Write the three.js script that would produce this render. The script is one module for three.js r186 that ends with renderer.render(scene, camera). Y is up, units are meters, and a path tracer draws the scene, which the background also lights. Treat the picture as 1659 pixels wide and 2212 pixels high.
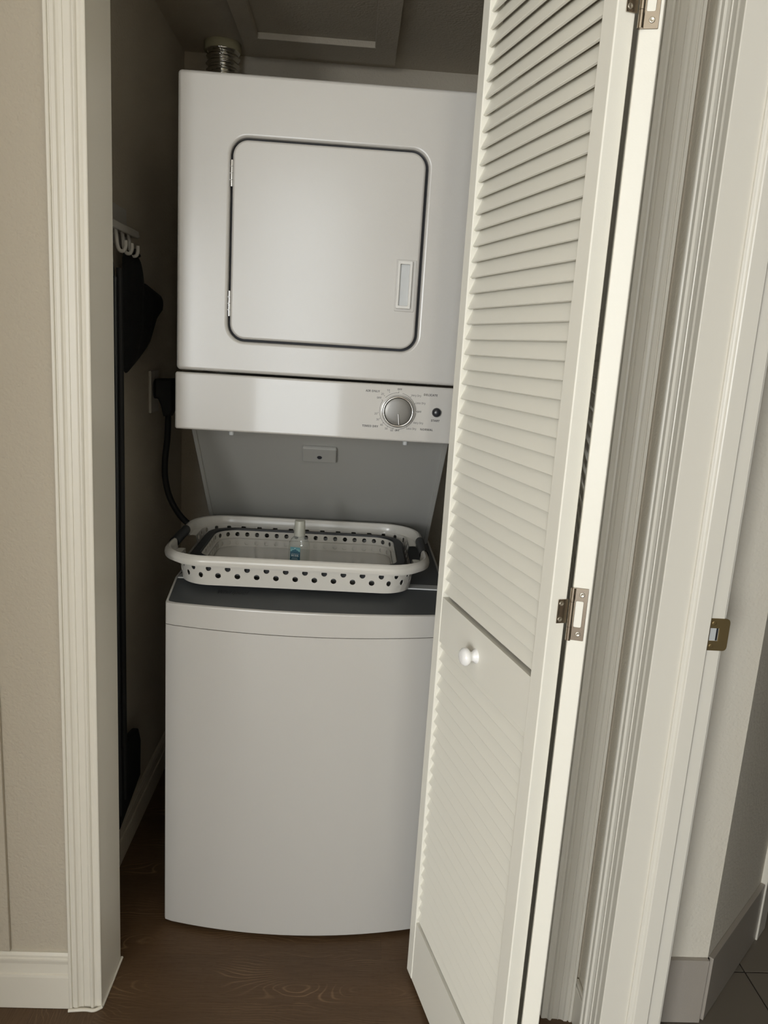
import * as THREE from 'three';
import { RoundedBoxGeometry } from 'three/addons/geometries/RoundedBoxGeometry.js';
import { mergeGeometries, mergeVertices, toCreasedNormals } from 'three/addons/utils/BufferGeometryUtils.js';
import { RectAreaLightUniformsLib } from 'three/addons/lights/RectAreaLightUniformsLib.js';
import { FontLoader } from 'three/addons/loaders/FontLoader.js';
import { TextGeometry } from 'three/addons/geometries/TextGeometry.js';

// ------------------------------------------------------------------ camera, sky, daylight, exposure
const scene = new THREE.Scene();
const V = (x, y, z) => new THREE.Vector3(x, y, z);
const camera = new THREE.PerspectiveCamera(67.35, 1659 / 2212, 0.05, 60);
{
  const yaw = 0.0478, pitch = 0.2091, roll = 0.0633;
  const f = V(Math.sin(yaw) * Math.cos(pitch), -Math.sin(pitch), -Math.cos(yaw) * Math.cos(pitch));
  const r = f.clone().cross(V(0, 1, 0)).normalize(), u = r.clone().cross(f);
  const r2 = r.clone().multiplyScalar(Math.cos(roll)).addScaledVector(u, Math.sin(roll));
  const u2 = u.clone().multiplyScalar(Math.cos(roll)).addScaledVector(r, -Math.sin(roll));
  camera.position.set(0.3737, 1.3291, 1.6449);
  camera.quaternion.setFromRotationMatrix(new THREE.Matrix4().makeBasis(r2, u2, f.clone().negate()));
}
scene.add(camera);

const SKY = new THREE.Color().setRGB(0.80, 0.90, 1.0);
scene.background = SKY;
scene.backgroundIntensity = 2.0;

const renderer = new THREE.WebGLRenderer({ antialias: true });
renderer.toneMapping = THREE.LinearToneMapping;
renderer.toneMappingExposure = 1.36;
renderer.shadowMap.enabled = true;
renderer.shadowMap.type = THREE.PCFSoftShadowMap;
RectAreaLightUniformsLib.init();

// daylight entering by the windows of the room behind the camera
const WIN_BACK = { x0: -0.50, x1: 0.30, y0: 0.12, y1: 2.68, z: 4.9 };
const WIN_WIDE = { x0: -2.35, x1: -1.1, y0: 0.5, y1: 2.2, z: 4.9 };
const WIN_SIDE = { z0: 2.2, z1: 4.2, y0: 0.85, y1: 2.15, x: -2.5 };
function windowLight(w, h, color, intensity, at, to) {
  const l = new THREE.RectAreaLight(color, intensity, w, h);
  l.position.copy(at); l.lookAt(to); scene.add(l); return l;
}
const DAY = new THREE.Color().setRGB(0.97, 0.99, 0.985);
for (const [w, power] of [[WIN_BACK, 3.4], [WIN_WIDE, 17]]) {
  const x = (w.x0 + w.x1) / 2, y = (w.y0 + w.y1) / 2;
  windowLight(w.x1 - w.x0 - 0.1, w.y1 - w.y0 - 0.1, DAY, power, V(x, y, w.z - 0.02), V(x, y, 0));
}
{
  const w = WIN_SIDE, y = (w.y0 + w.y1) / 2, z = (w.z0 + w.z1) / 2;
  windowLight(w.z1 - w.z0 - 0.1, w.y1 - w.y0 - 0.1, DAY, 3, V(w.x + 0.02, y, z), V(0, y, z));
}

// ------------------------------------------------------------------ noise, textures, materials
let seed = 7;
const rnd = () => { seed = (seed * 1664525 + 1013904223) >>> 0; return seed / 4294967296; };
function hash(ix, iy) { let h = (ix * 374761393 + iy * 668265263) | 0; h = Math.imul(h ^ (h >>> 13), 1274126177); return ((h ^ (h >>> 16)) >>> 0) / 4294967296; }
function vnoise(x, y, px = 1e6, py = 1e6) {
  const ix = Math.floor(x), iy = Math.floor(y), fx = x - ix, fy = y - iy;
  const m = (a, n) => ((a % n) + n) % n, s = (t) => t * t * (3 - 2 * t);
  const a = hash(m(ix, px), m(iy, py)), b = hash(m(ix + 1, px), m(iy, py)), c = hash(m(ix, px), m(iy + 1, py)), d = hash(m(ix + 1, px), m(iy + 1, py));
  return (a + (b - a) * s(fx)) * (1 - s(fy)) + (c + (d - c) * s(fx)) * s(fy);
}
function dataTexture(w, h, fn, srgb) {
  const d = new Uint8Array(w * h * 4);
  for (let j = 0; j < h; j++) for (let i = 0; i < w; i++) {
    const c = fn(i / w, j / h), k = (j * w + i) * 4;
    for (let q = 0; q < 3; q++) d[k + q] = Math.max(0, Math.min(255, Math.round(255 * (Array.isArray(c) ? c[q] : c))));
    d[k + 3] = 255;
  }
  const t = new THREE.DataTexture(d, w, h, THREE.RGBAFormat);
  t.wrapS = t.wrapT = THREE.RepeatWrapping; t.magFilter = THREE.LinearFilter; t.minFilter = THREE.LinearFilter;
  if (srgb) t.colorSpace = THREE.SRGBColorSpace;
  t.needsUpdate = true; return t;
}
const peelTex = dataTexture(384, 384, (u, v) => 0.5 * vnoise(u * 48, v * 48, 48, 48) + 0.35 * vnoise(u * 96, v * 96, 96, 96) + 0.15 * vnoise(u * 16, v * 16, 16, 16));
peelTex.repeat.set(1 / 0.24, 1 / 0.24);
const grainTex = dataTexture(256, 256, (u, v) => 0.6 * vnoise(u * 128, v * 128, 128, 128) + 0.4 * vnoise(u * 64, v * 64, 64, 64));
grainTex.repeat.set(1 / 0.1, 1 / 0.1);

const std = (color, o = {}) => new THREE.MeshStandardMaterial({ color, roughness: 0.5, metalness: 0, ...o });
const phy = (color, o = {}) => new THREE.MeshPhysicalMaterial({ color, roughness: 0.5, metalness: 0, ...o });
const M = {
  wall: std('#bdb4a4', { roughness: 0.85, bumpMap: peelTex, bumpScale: 0.0012 }),
  wallWhite: std('#e0d9ca', { roughness: 0.8, bumpMap: peelTex, bumpScale: 0.0008 }),
  ceiling: std('#dedad2', { roughness: 0.9, bumpMap: peelTex, bumpScale: 0.001 }),
  trim: std('#e0dbcf', { roughness: 0.36, bumpMap: grainTex, bumpScale: 0.00004 }),
  door: std('#e9e6db', { roughness: 0.42, bumpMap: grainTex, bumpScale: 0.00005 }),
  enamel: phy('#bcb9b4', { roughness: 0.32, clearcoat: 0.75, clearcoatRoughness: 0.2, bumpMap: grainTex, bumpScale: 0.00006 }),
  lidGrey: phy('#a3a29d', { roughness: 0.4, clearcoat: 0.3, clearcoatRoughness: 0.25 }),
  rackGrey: std('#b9b6b0', { roughness: 0.45 }),
  plasticWhite: std('#d4d2cd', { roughness: 0.35 }),
  basket: phy('#c6c3bc', { roughness: 0.28, clearcoat: 0.3, clearcoatRoughness: 0.15 }),
  rubber: std('#27292c', { roughness: 0.55 }),
  consoleGrey: std('#444647', { roughness: 0.5, bumpMap: grainTex, bumpScale: 0.00008 }),
  deckGrey: std('#55585a', { roughness: 0.45 }),
  rimGrey: std('#bcbebe', { roughness: 0.4 }),
  dark: std('#17181b', { roughness: 0.6 }),
  gasket: std('#2a2b31', { roughness: 0.6 }),
  black: std('#0f1012', { roughness: 0.7 }),
  cloth: std('#0d0f12', { roughness: 0.95, bumpMap: grainTex, bumpScale: 0.0006 }),
  darkTube: std('#2e3134', { roughness: 0.4, metalness: 0.3 }),
  chrome: std('#d8d8d8', { roughness: 0.12, metalness: 1 }),
  silver: std('#a9a8a6', { roughness: 0.28, metalness: 0.9 }),
  dialFace: std('#74726e', { roughness: 0.34, metalness: 0.4 }),
  nickel: std('#a4998a', { roughness: 0.25, metalness: 0.95 }),
  screw: std('#b9b3a6', { roughness: 0.3, metalness: 0.9 }),
  brass: std('#8d7a55', { roughness: 0.42, metalness: 0.75 }),
  foil: std('#c9c6bd', { roughness: 0.22, metalness: 1 }),
  tape: std('#a39b7c', { roughness: 0.7 }),
  porcelain: phy('#f0efee', { roughness: 0.15, clearcoat: 0.8, clearcoatRoughness: 0.05 }),
  print: std('#2b2d2e', { roughness: 0.5 }),
  button: phy('#26272b', { roughness: 0.35, clearcoat: 0.4 }),
  clear: phy('#f4f6f4', { roughness: 0.08, transmission: 0.92, thickness: 0, ior: 1.45 }),
  capPlastic: phy('#d6d6cc', { roughness: 0.35, transmission: 0.55, thickness: 0 }),
  glass: phy('#ffffff', { roughness: 0.0, transmission: 1, thickness: 0, ior: 1.5 }),
  tileFloor: std('#7d7468', { roughness: 0.4 }),
  grout: std('#3f3b36', { roughness: 0.9 }),
  tileBase: std('#aaa298', { roughness: 0.22, bumpMap: grainTex, bumpScale: 0.0002 }),
  subfloor: std('#3a2a1e', { roughness: 0.9 }),
};

// wood planks: contour lines of an elongated field, light on dark brown, as the printed oak of the photograph
function plankTexture(sd, knots) {
  const base = [0.335, 0.25, 0.165];
  const ks = Array.from({ length: knots }, (_, i) => [0.08 + (i + 0.5 * hash(sd, i)) / knots * 0.9, 0.3 + 0.4 * hash(sd + 9, i), 0.6 + 0.7 * hash(sd + 3, i)]);
  return dataTexture(1024, 160, (u, v) => {
    let h = v * 3.2 + 1.4 * vnoise(u * 5 + sd * 17, v * 1.5 + sd) + 0.5 * vnoise(u * 14 + sd * 5, v * 3 + 4) + 0.12 * vnoise(u * 50, v * 9 + sd);
    for (const [a, b, s] of ks) h += s * 1.5 * Math.exp(-(((u - a) / 0.075) ** 2) - ((v - b) / 0.24) ** 2);
    const q = h * (knots ? 4.2 : 6.5), fr = Math.abs(q - Math.round(q));
    const fade = Math.max(0, vnoise(u * 9 + sd * 3, v * 2.5 + 11) - (knots ? 0.3 : 0.5)) * 1.6;
    const line = Math.max(0, 1 - fr / 0.17) * Math.min(1, fade);
    const fibre = vnoise(u * 40 + sd, v * 110) - 0.5, pore = vnoise(u * 90, v * 150 + sd * 3) > 0.78 ? -0.03 : 0, tone = 0.05 * (vnoise(u * 3 + sd, v * 1.2) - 0.5);
    return base.map((c, i) => c * (1 + tone * 2) + fibre * 0.045 + pore + line * [0.22, 0.195, 0.16][i]);
  }, true);
}
const plankMats = [[1, 0], [2, 7], [3, 0], [4, 2], [5, 0], [6, 4]].map(([s, k]) => std('#ffffff', { map: plankTexture(s, k), roughness: 0.55 }));

// ------------------------------------------------------------------ helpers
const counts = {};
const numbered = (n) => { const k = counts[n] = (counts[n] ?? -1) + 1; return k ? n + '_' + String(k).padStart(3, '0') : n; };
const bases = new Map();
const baseOf = (o) => bases.get(o) ?? V(0, 0, 0);
function metricUV(g) {
  const p = g.attributes.position, n = g.attributes.normal, a = new Float32Array(p.count * 2);
  for (let i = 0; i < p.count; i++) {
    const x = Math.abs(n.getX(i)), y = Math.abs(n.getY(i)), z = Math.abs(n.getZ(i));
    const [s, t] = x > y && x > z ? [p.getZ(i), p.getY(i)] : y > z ? [p.getX(i), p.getZ(i)] : [p.getX(i), p.getY(i)];
    a[2 * i] = s; a[2 * i + 1] = t;
  }
  g.setAttribute('uv', new THREE.BufferAttribute(a, 2)); return g;
}
function clean(g) {
  const q = g.index ? g.toNonIndexed() : g;
  for (const k of Object.keys(q.attributes)) if (!['position', 'normal', 'uv'].includes(k)) q.deleteAttribute(k);
  if (!q.attributes.normal) q.computeVertexNormals();
  if (!q.attributes.uv) metricUV(q);
  return q;
}
function merge(list, keepUV) {
  const l = list.flat().map((g) => keepUV ? clean(g) : metricUV(clean(g)));
  return l.length > 1 ? mergeGeometries(l) : l[0];
}
function obj(name, geos, mat, parent = scene, keepUV = false) {
  const g = merge(Array.isArray(geos) ? geos : [geos], keepUV);
  const b = baseOf(parent);
  g.translate(-b.x, -b.y, -b.z);
  const m = new THREE.Mesh(g, mat);
  m.name = parent === scene ? numbered(name) : name;
  m.castShadow = m.receiveShadow = true;
  bases.set(m, b); parent.add(m); return m;
}
function tag(o, label, category, kind, group) { o.userData.label = label; o.userData.category = category; if (kind) o.userData.kind = kind; if (group) o.userData.group = group; return o; }
function thing(name, label, category, at = V(0, 0, 0), kind) {
  const o = new THREE.Group(); o.name = numbered(name); o.position.copy(at); scene.add(o); bases.set(o, at.clone());
  return tag(o, label, category, kind);
}
const struct = (name, label, category, geos, mat) => tag(obj(name, geos, mat), label, category, 'structure');
function bx(x0, x1, y0, y1, z0, z1, r = 0) {
  const w = x1 - x0, h = y1 - y0, d = z1 - z0;
  const g = r ? new RoundedBoxGeometry(w, h, d, 2, Math.min(r, w / 2.01, h / 2.01, d / 2.01)) : new THREE.BoxGeometry(w, h, d);
  return g.translate((x0 + x1) / 2, (y0 + y1) / 2, (z0 + z1) / 2);
}
function rrectShape(x0, y0, x1, y1, r, cls = THREE.Shape) {
  const s = new cls();
  s.moveTo(x0 + r, y0); s.lineTo(x1 - r, y0); s.absarc(x1 - r, y0 + r, r, -Math.PI / 2, 0);
  s.lineTo(x1, y1 - r); s.absarc(x1 - r, y1 - r, r, 0, Math.PI / 2);
  s.lineTo(x0 + r, y1); s.absarc(x0 + r, y1 - r, r, Math.PI / 2, Math.PI);
  s.lineTo(x0, y0 + r); s.absarc(x0 + r, y0 + r, r, Math.PI, 1.5 * Math.PI);
  return s;
}
// extruded along +z with its front face at z = front, bevel kept inside the outline
function slab(shape, front, depth, bevel = 0.003, seg = 3, curve = 10) {
  const g = new THREE.ExtrudeGeometry(shape, { depth: depth - 2 * bevel, bevelEnabled: bevel > 0, bevelSize: bevel, bevelThickness: bevel, bevelOffset: -bevel, bevelSegments: seg, curveSegments: curve });
  return g.translate(0, 0, front - depth + bevel);
}
const smooth = (g, a = 0.7) => { const q = g.index ? g.toNonIndexed() : g; q.deleteAttribute('uv'); q.deleteAttribute('normal'); return toCreasedNormals(mergeVertices(q, 1e-5), a); };
function surface(rows, closed = false, crease = 0.7) {   // rows of Vector3 joined to quads
  const pos = [], nr = rows.length, nc = rows[0].length;
  for (let i = 0; i < nr - 1; i++) for (let j = 0; j < nc - (closed ? 0 : 1); j++) {
    const a = rows[i][j], b = rows[i][(j + 1) % nc], c = rows[i + 1][(j + 1) % nc], d = rows[i + 1][j];
    for (const p of [a, b, c, a, c, d]) pos.push(p.x, p.y, p.z);
  }
  const g = new THREE.BufferGeometry(); g.setAttribute('position', new THREE.Float32BufferAttribute(pos, 3));
  return smooth(g, crease);
}
const tube = (pts, r, n = 40, m = 10) => new THREE.TubeGeometry(new THREE.CatmullRomCurve3(pts), n, r, m);
function rod(a, b, r, n = 12) {
  const g = new THREE.CylinderGeometry(r, r, a.distanceTo(b), n), d = b.clone().sub(a).normalize();
  g.applyQuaternion(new THREE.Quaternion().setFromUnitVectors(V(0, 1, 0), d));
  return g.translate((a.x + b.x) / 2, (a.y + b.y) / 2, (a.z + b.z) / 2);
}
const lathe = (pts, n = 40) => new THREE.LatheGeometry(pts.map(([r, y]) => new THREE.Vector2(r, y)), n);
const facingZ = (g, x, y, z) => g.rotateX(Math.PI / 2).translate(x, y, z);   // lathe axis turned to +z

// ------------------------------------------------------------------ the shell of the place
const ZW = 0.317, ZI = 0.197, H = 2.8, XJ = -0.0672, XR = 0.826, XP = 0.898, XB = 0.994, ZJ = 0.482, TOP = 2.06;

// floors: planks lie along x in the closet and before it, along z to the left of the opening
const floor = tag(obj('floor', bx(-2.7, XB, -0.12, -0.012, -0.95, 5.1), M.subfloor), 'dark brown oak plank floor of hall and laundry closet', 'floor', 'structure');
{
  const W = 0.125, gap = 0.0001;
  const addPlank = (x0, x1, z0, z1, along, k) => {
    const g = clean(bx(x0 + gap, x1 - gap, -0.012, 0, z0 + gap, z1 - gap));
    const p = g.attributes.position, uv = g.attributes.uv, off = hash(k, 5) * 0.4;
    for (let i = 0; i < p.count; i++) {
      const s = along === 'x' ? p.getX(i) - x0 : p.getZ(i) - z0, t = along === 'x' ? p.getZ(i) - z0 : p.getX(i) - x0;
      uv.setXY(i, s / 1.22 + off, t / W);
    }
    const m = new THREE.Mesh(g, plankMats[k % plankMats.length]); m.name = 'plank'; m.castShadow = m.receiveShadow = true; floor.add(m);
  };
  let k = 0;
  for (let i = -9; i < 9; i++) {
    const z0 = 0.18 + i * W, z1 = z0 + W;
    const front = z1 > ZW + 0.02, xs = front ? [-0.075, 1.0] : i === 0 ? [-0.3, 1.0] : [-0.3, -0.3 + 0.35 + hash(i, 3) * 0.5, 1.0];
    for (let j = 0; j < xs.length - 1; j++) addPlank(xs[j], xs[j + 1], z0, z1, 'x', i === 0 ? 1 : (k++ * 2 + (i & 1) * 2) % 6 === 1 ? 2 : [0, 2, 4, 3, 5, 0][Math.abs(k + i) % 6]);
  }
  for (let i = 0; i < 3; i++) addPlank(-0.075 - (i + 1) * W, -0.075 - i * W, 0.305, 1.305, 'z', [4, 2, 0][i]);
}
struct('floor_room', 'brown floor of the room behind the doorway', 'floor', [bx(-2.6, -0.45, -0.012, 0, 0.305, 1.305), bx(-2.6, XB - 0.003, -0.012, 0, 1.306, 5.0)], plankMats[0]);

// front wall of the closet, left of the opening and over it
struct('wall_front', 'beige textured wall left of the closet opening', 'wall', bx(-2.6, XJ - 0.019, 0, H, ZI, ZW), M.wall);
struct('wall_over_opening', 'beige wall above the closet opening', 'wall', bx(XJ - 0.018, XP, TOP + 0.02, H, ZI, ZW), M.wall);
struct('wall_right_of_opening', 'narrow wall behind the right closet casing', 'wall', bx(XR + 0.019, XP, 0, TOP + 0.02, ZI, ZW), M.wall);
struct('trim_1', 'white painted left jamb board of closet opening', 'door jamb', bx(XJ - 0.019, XJ, 0, TOP, ZI, ZW + 0.002, 0.0015), M.trim);
struct('trim_2', 'white painted right jamb board of closet opening', 'door jamb', bx(XR, XR + 0.019, 0, TOP, ZI, ZW + 0.002, 0.0015), M.trim);
struct('trim_3', 'white painted head jamb over the closet opening', 'door jamb', bx(XJ - 0.018, XR + 0.018, TOP, TOP + 0.019, ZI, ZW + 0.002), M.trim);

// moulded casing: profile across its width w (0 = edge at the opening), t = how proud
const PROFILE = [[0, 0], [0, 0.0078], [0.0015, 0.0088], [0.006, 0.0088], [0.0095, 0.0082], [0.0125, 0.0092], [0.0140, 0.0122], [0.0160, 0.0138], [0.0180, 0.0138], [0.0198, 0.0124],
  [0.0208, 0.0100], [0.0230, 0.0092], [0.0320, 0.0098], [0.0332, 0.0098], [0.0336, 0.0112], [0.0344, 0.0112], [0.0350, 0.0100], [0.0390, 0.0104], [0.0430, 0.0120], [0.0446, 0.0142],
  [0.0452, 0.0150], [0.0510, 0.0152], [0.0524, 0.0146], [0.0530, 0.0128], [0.0545, 0.0128], [0.0552, 0.0158], [0.0566, 0.0168], [0.0598, 0.0168], [0.0609, 0.0158], [0.0609, 0]];
function casing(height, scale = 1) {   // local: x = across, z = proud, y = up
  const s = new THREE.Shape(PROFILE.map(([w, t]) => new THREE.Vector2(w * scale, t)));
  const g = new THREE.ExtrudeGeometry(s, { depth: height, bevelEnabled: false }).rotateX(-Math.PI / 2);  // (x, y, z) -> (x, z, -y)
  return g.scale(1, 1, -1);   // proud along +z (winding is flipped back below)
}
function flip(g) { const q = g.index ? g.toNonIndexed() : g; const p = q.attributes.position.array; for (let i = 0; i < p.length; i += 9) for (let k = 0; k < 3; k++) { const t = p[i + 3 + k]; p[i + 3 + k] = p[i + 6 + k]; p[i + 6 + k] = t; } q.deleteAttribute('normal'); q.deleteAttribute('uv'); q.computeVertexNormals(); return q; }
const casingRight = (h, s) => flip(casing(h, s));                       // grows to +x
const casingLeft = (h, s) => casing(h, s).scale(-1, 1, 1);             // grows to -x
{
  const l = clean(casingLeft(TOP + 0.06)); l.deleteAttribute('normal'); l.deleteAttribute('uv'); l.computeVertexNormals();
  struct('trim_4', 'white moulded casing left of the closet opening', 'door casing', l.translate(XJ, 0, ZW), M.trim);
  struct('trim_5', 'white moulded casing right of the closet opening behind the folded doors', 'door casing', casingRight(TOP + 0.06).translate(XR + 0.001, 0, ZW), M.trim);
  // caulk and paint bead where the left casing and jamb meet the floor
  struct('trim_6', 'white caulk bead at the foot of the left jamb', 'trim', [tube([V(XJ - 0.062, 0.003, ZW + 0.019), V(XJ - 0.03, 0.003, ZW + 0.016), V(XJ - 0.012, 0.003, ZW + 0.017), V(XJ + 0.001, 0.003, ZW + 0.008)], 0.0035, 20, 8),
    tube([V(XJ + 0.001, 0.003, ZW + 0.008), V(XJ + 0.002, 0.0025, 0.26), V(XJ + 0.003, 0.004, ZI + 0.001)], 0.003, 20, 8)], M.trim);
}
// baseboard and batten on the left wall
function baseboard(len, h = 0.124) {   // along +x from 0, proud to +z
  const s = new THREE.Shape([[0, 0], [0.013, 0], [0.0135, h * 0.58], [0.0125, h * 0.62], [0.0095, h * 0.635], [0.0095, h * 0.66], [0.0085, h * 0.80], [0.0105, h * 0.87], [0.0105, h * 0.90], [0.0085, h * 0.915], [0.0085, h * 0.955], [0.006, h], [0, h]].map(([t, y]) => new THREE.Vector2(t, y)));
  return new THREE.ExtrudeGeometry(s, { depth: len, bevelEnabled: false }).rotateY(-Math.PI / 2).translate(len, 0, 0).rotateY(Math.PI).translate(len, 0, 0).scale(1, 1, 1);
}
{
  const mk = (len, h) => { const g = new THREE.BufferGeometry().copy(baseboard(len, h)); return g; };
  const b = mk(2.4); b.computeBoundingBox();
  b.translate(-b.boundingBox.min.x - 2.528, 0, 0);
  const zmid = (b.boundingBox.min.z + b.boundingBox.max.z) / 2; if (zmid < 0) b.rotateY(0).scale(1, 1, -1);
  const g = zmid < 0 ? flip(clean(b)) : clean(b);
  struct('baseboard_front', 'white moulded baseboard on the beige wall left of the closet', 'baseboard', g.translate(0, 0.001, ZW), M.trim);
  const c = clean(mk(0.95, 0.1)); c.computeBoundingBox(); // closet left wall
  c.translate(-c.boundingBox.min.x, 0, 0); if ((c.boundingBox.min.z + c.boundingBox.max.z) / 2 < 0) { c.scale(1, 1, -1); }
  const cc = flip(c); cc.rotateY(Math.PI / 2).translate(-0.17, 0.001, 0.14);
  struct('baseboard_closet', 'baseboard along the dark left wall inside the closet', 'baseboard', cc, M.wall);
}
struct('trim_7', 'beige vertical batten on the wall above the baseboard', 'trim', bx(-0.42, -0.243, 0.126, H - 0.01, ZW, ZW + 0.008, 0.002), M.wall);

// closet interior
struct('wall_closet_left', 'dim left side wall inside the closet', 'wall', bx(-0.27, -0.17, 0, 2.14, -0.83, ZI), M.wall);
struct('wall_closet_back', 'dim rear wall of the closet above the dryer', 'wall', bx(-0.27, 0.96, 0, 2.14, -0.93, -0.83), M.wall);
struct('wall_closet_right', 'right side wall inside the closet', 'wall', bx(0.86, 0.96, 0, 2.14, -0.83, ZI), M.wall);
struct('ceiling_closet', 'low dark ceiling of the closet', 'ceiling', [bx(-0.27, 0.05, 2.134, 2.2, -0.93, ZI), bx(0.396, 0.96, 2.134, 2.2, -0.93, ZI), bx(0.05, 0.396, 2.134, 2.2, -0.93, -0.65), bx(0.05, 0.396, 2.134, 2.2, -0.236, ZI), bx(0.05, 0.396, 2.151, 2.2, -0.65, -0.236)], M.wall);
{
  const t = thing('access_hatch', 'framed access hatch in the closet ceiling above the dryer', 'hatch', V(0.223, 2.116, -0.44), 'structure');
  const y0 = 2.116, y1 = 2.133;
  obj('panel', bx(0.05, 0.396, 2.1335, 2.15, -0.65, -0.236), M.wall, t);
  obj('frame_board', bx(0.02, 0.44, y0, y1, -0.755, -0.636, 0.002), M.wall, t);
  obj('frame_board', bx(0.02, 0.44, y0, y1, -0.25, -0.15, 0.002), M.wall, t);
  obj('frame_board', bx(0.02, 0.066, y0, y1, -0.635, -0.251, 0.002), M.wall, t);
  obj('frame_board', bx(0.38, 0.44, y0, y1, -0.635, -0.251, 0.002), M.wall, t);
}

// wall on the right with the doorway to the bathroom
struct('wall_right', 'wall on the right between the closet corner and the bathroom doorway', 'wall', bx(XP, XB - 0.012, 0, H, ZI, ZJ - 0.019), M.wallWhite);
struct('wall_right_far', 'wall on the right beyond the bathroom doorway', 'wall', [bx(XP, XB - 0.012, 0, H, 1.25, 5.0), bx(XP, XB - 0.012, TOP + 0.02, H, ZJ - 0.018, 1.249)], M.wallWhite);
{
  const jamb = tag(obj('trim_8', bx(0.8825, XB, 0, TOP, ZJ - 0.019, ZJ, 0.002), M.trim), 'white door jamb of the bathroom doorway with brass strike plate', 'door jamb', 'structure');
  const stopShape = new THREE.Shape();
  stopShape.moveTo(0.9305, 0); stopShape.lineTo(0.9305, 0.003); stopShape.quadraticCurveTo(0.931, 0.005, 0.933, 0.0052); stopShape.quadraticCurveTo(0.937, 0.0058, 0.9385, 0.0095); stopShape.lineTo(0.9405, 0.0105); stopShape.lineTo(0.965, 0.0105); stopShape.lineTo(0.9658, 0.0098); stopShape.lineTo(0.9658, 0);
  const st = flip(clean(new THREE.ExtrudeGeometry(stopShape, { depth: TOP, bevelEnabled: false, curveSegments: 6 }).rotateX(-Math.PI / 2).scale(1, 1, -1)));
  obj('door_stop', st.translate(0, 0, ZJ), M.trim, jamb);
  // strike plate with its bolt hole, lip and screws
  const sy = 0.908, h = 0.0275, p = new THREE.Shape();
  p.moveTo(0.9668, sy - h); p.lineTo(0.995, sy - h); p.quadraticCurveTo(1.0025, sy - h, 1.0025, sy - h + 0.008); p.lineTo(1.0025, sy + h - 0.008); p.quadraticCurveTo(1.0025, sy + h, 0.995, sy + h); p.lineTo(0.9668, sy + h); p.closePath();
  const hole = new THREE.Path(); hole.moveTo(0.971, sy - 0.011); hole.lineTo(0.971, sy + 0.011); hole.lineTo(0.9855, sy + 0.011); hole.lineTo(0.9855, sy - 0.011); hole.closePath(); p.holes.push(hole);
  const plate = obj('strike_plate', slab(p, ZJ + 0.0022, 0.0022, 0.0005, 2, 6), M.brass, jamb); plate.userData.label = 'brass strike plate';
  obj('bolt_hole', bx(0.9715, 0.985, sy - 0.0105, sy + 0.0105, ZJ - 0.0002, ZJ + 0.0003), M.rimGrey, plate);
  obj('bolt_hole', bx(0.9818, 0.985, sy - 0.0105, sy + 0.0105, ZJ, ZJ + 0.0005), M.dark, plate);
  for (const d of [-0.0195, 0.0195]) {
    obj('screw', facingZ(lathe([[0, 0.0006], [0.002, 0.0008], [0.0034, 0.0003], [0.0036, 0]], 16), 0.976, sy + d, ZJ + 0.0022), M.brass, plate);
  }
  struct('trim_9', 'far white door jamb of the bathroom doorway', 'door jamb', bx(0.8825, XB, 0, TOP, 1.23, 1.249, 0.002), M.trim);
  struct('trim_10', 'head jamb of the bathroom doorway', 'door jamb', bx(0.8825, XB, TOP, TOP + 0.019, ZJ - 0.018, 1.249, 0.002), M.trim);
  // casing on the right wall: grows from the jamb towards the closet corner (-z), proud to -x
  const c = clean(casingRight(TOP + 0.06, 1.48));        // x across, z proud
  const q = c.rotateY(Math.PI / 2);                      // x -> -z, z -> +x
  q.scale(-1, 1, 1); const cf = flip(q);
  struct('trim_11', 'white moulded casing on the right wall beside the bathroom doorway', 'door casing', cf.translate(XP, 0, ZJ - 0.005), M.trim);
  struct('trim_12', 'edge of the casing on the bathroom side of the doorway', 'door casing', bx(XB - 0.011, XB + 0.004, 0, TOP + 0.06, ZJ - 0.065, ZJ - 0.004, 0.002), M.trim);
  // stub of baseboard between closet corner and casing
  struct('baseboard_right', 'short white baseboard stub in the corner by the right casing', 'baseboard', [bx(XP - 0.010, XP, 0.0, 0.085, ZW + 0.002, ZJ - 0.096, 0.002), bx(XP - 0.008, XP, 0.086, 0.094, ZW + 0.002, ZJ - 0.096, 0.003)], M.trim);
}

// bathroom seen through the doorway
struct('wall_bathroom', 'cream bathroom wall end beyond the doorway', 'wall', bx(XB + 0.001, 1.158, 0, H, 0.2, 0.3205), M.wallWhite);
struct('wall_bathroom_closet', 'wall between closet and bathroom', 'wall', bx(0.961, 1.1, 0, H, -1.2, 0.199), M.wallWhite);
{
  const b = tag(obj('baseboard_bathroom', bx(XB + 0.004, 1.157, 0.001, 0.150, 0.3205, 0.3228), M.grout), 'grey tile baseboard on the cream bathroom wall', 'baseboard', 'structure');
  obj('tile', bx(XB + 0.004, 1.158, 0.002, 0.152, 0.3206, 0.331, 0.0015), M.tileBase, b);
}
struct('wall_bathroom_back', 'rear wall of the bathroom out of view', 'wall', bx(1.1, 2.5, 0, H, -1.3, -1.2), M.wallWhite);
struct('wall_bathroom_right', 'far right wall of the bathroom', 'wall', bx(2.4, 2.5, 0, H, -1.2, 2.0), M.wallWhite);
struct('wall_bathroom_near', 'bathroom wall out of view', 'wall', bx(XB, 2.5, 0, H, 2.0, 2.1), M.wallWhite);
struct('ceiling_bathroom', 'white ceiling of the bathroom', 'ceiling', bx(0.96, 2.5, H, H + 0.1, -1.3, 2.1), M.ceiling);
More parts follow.
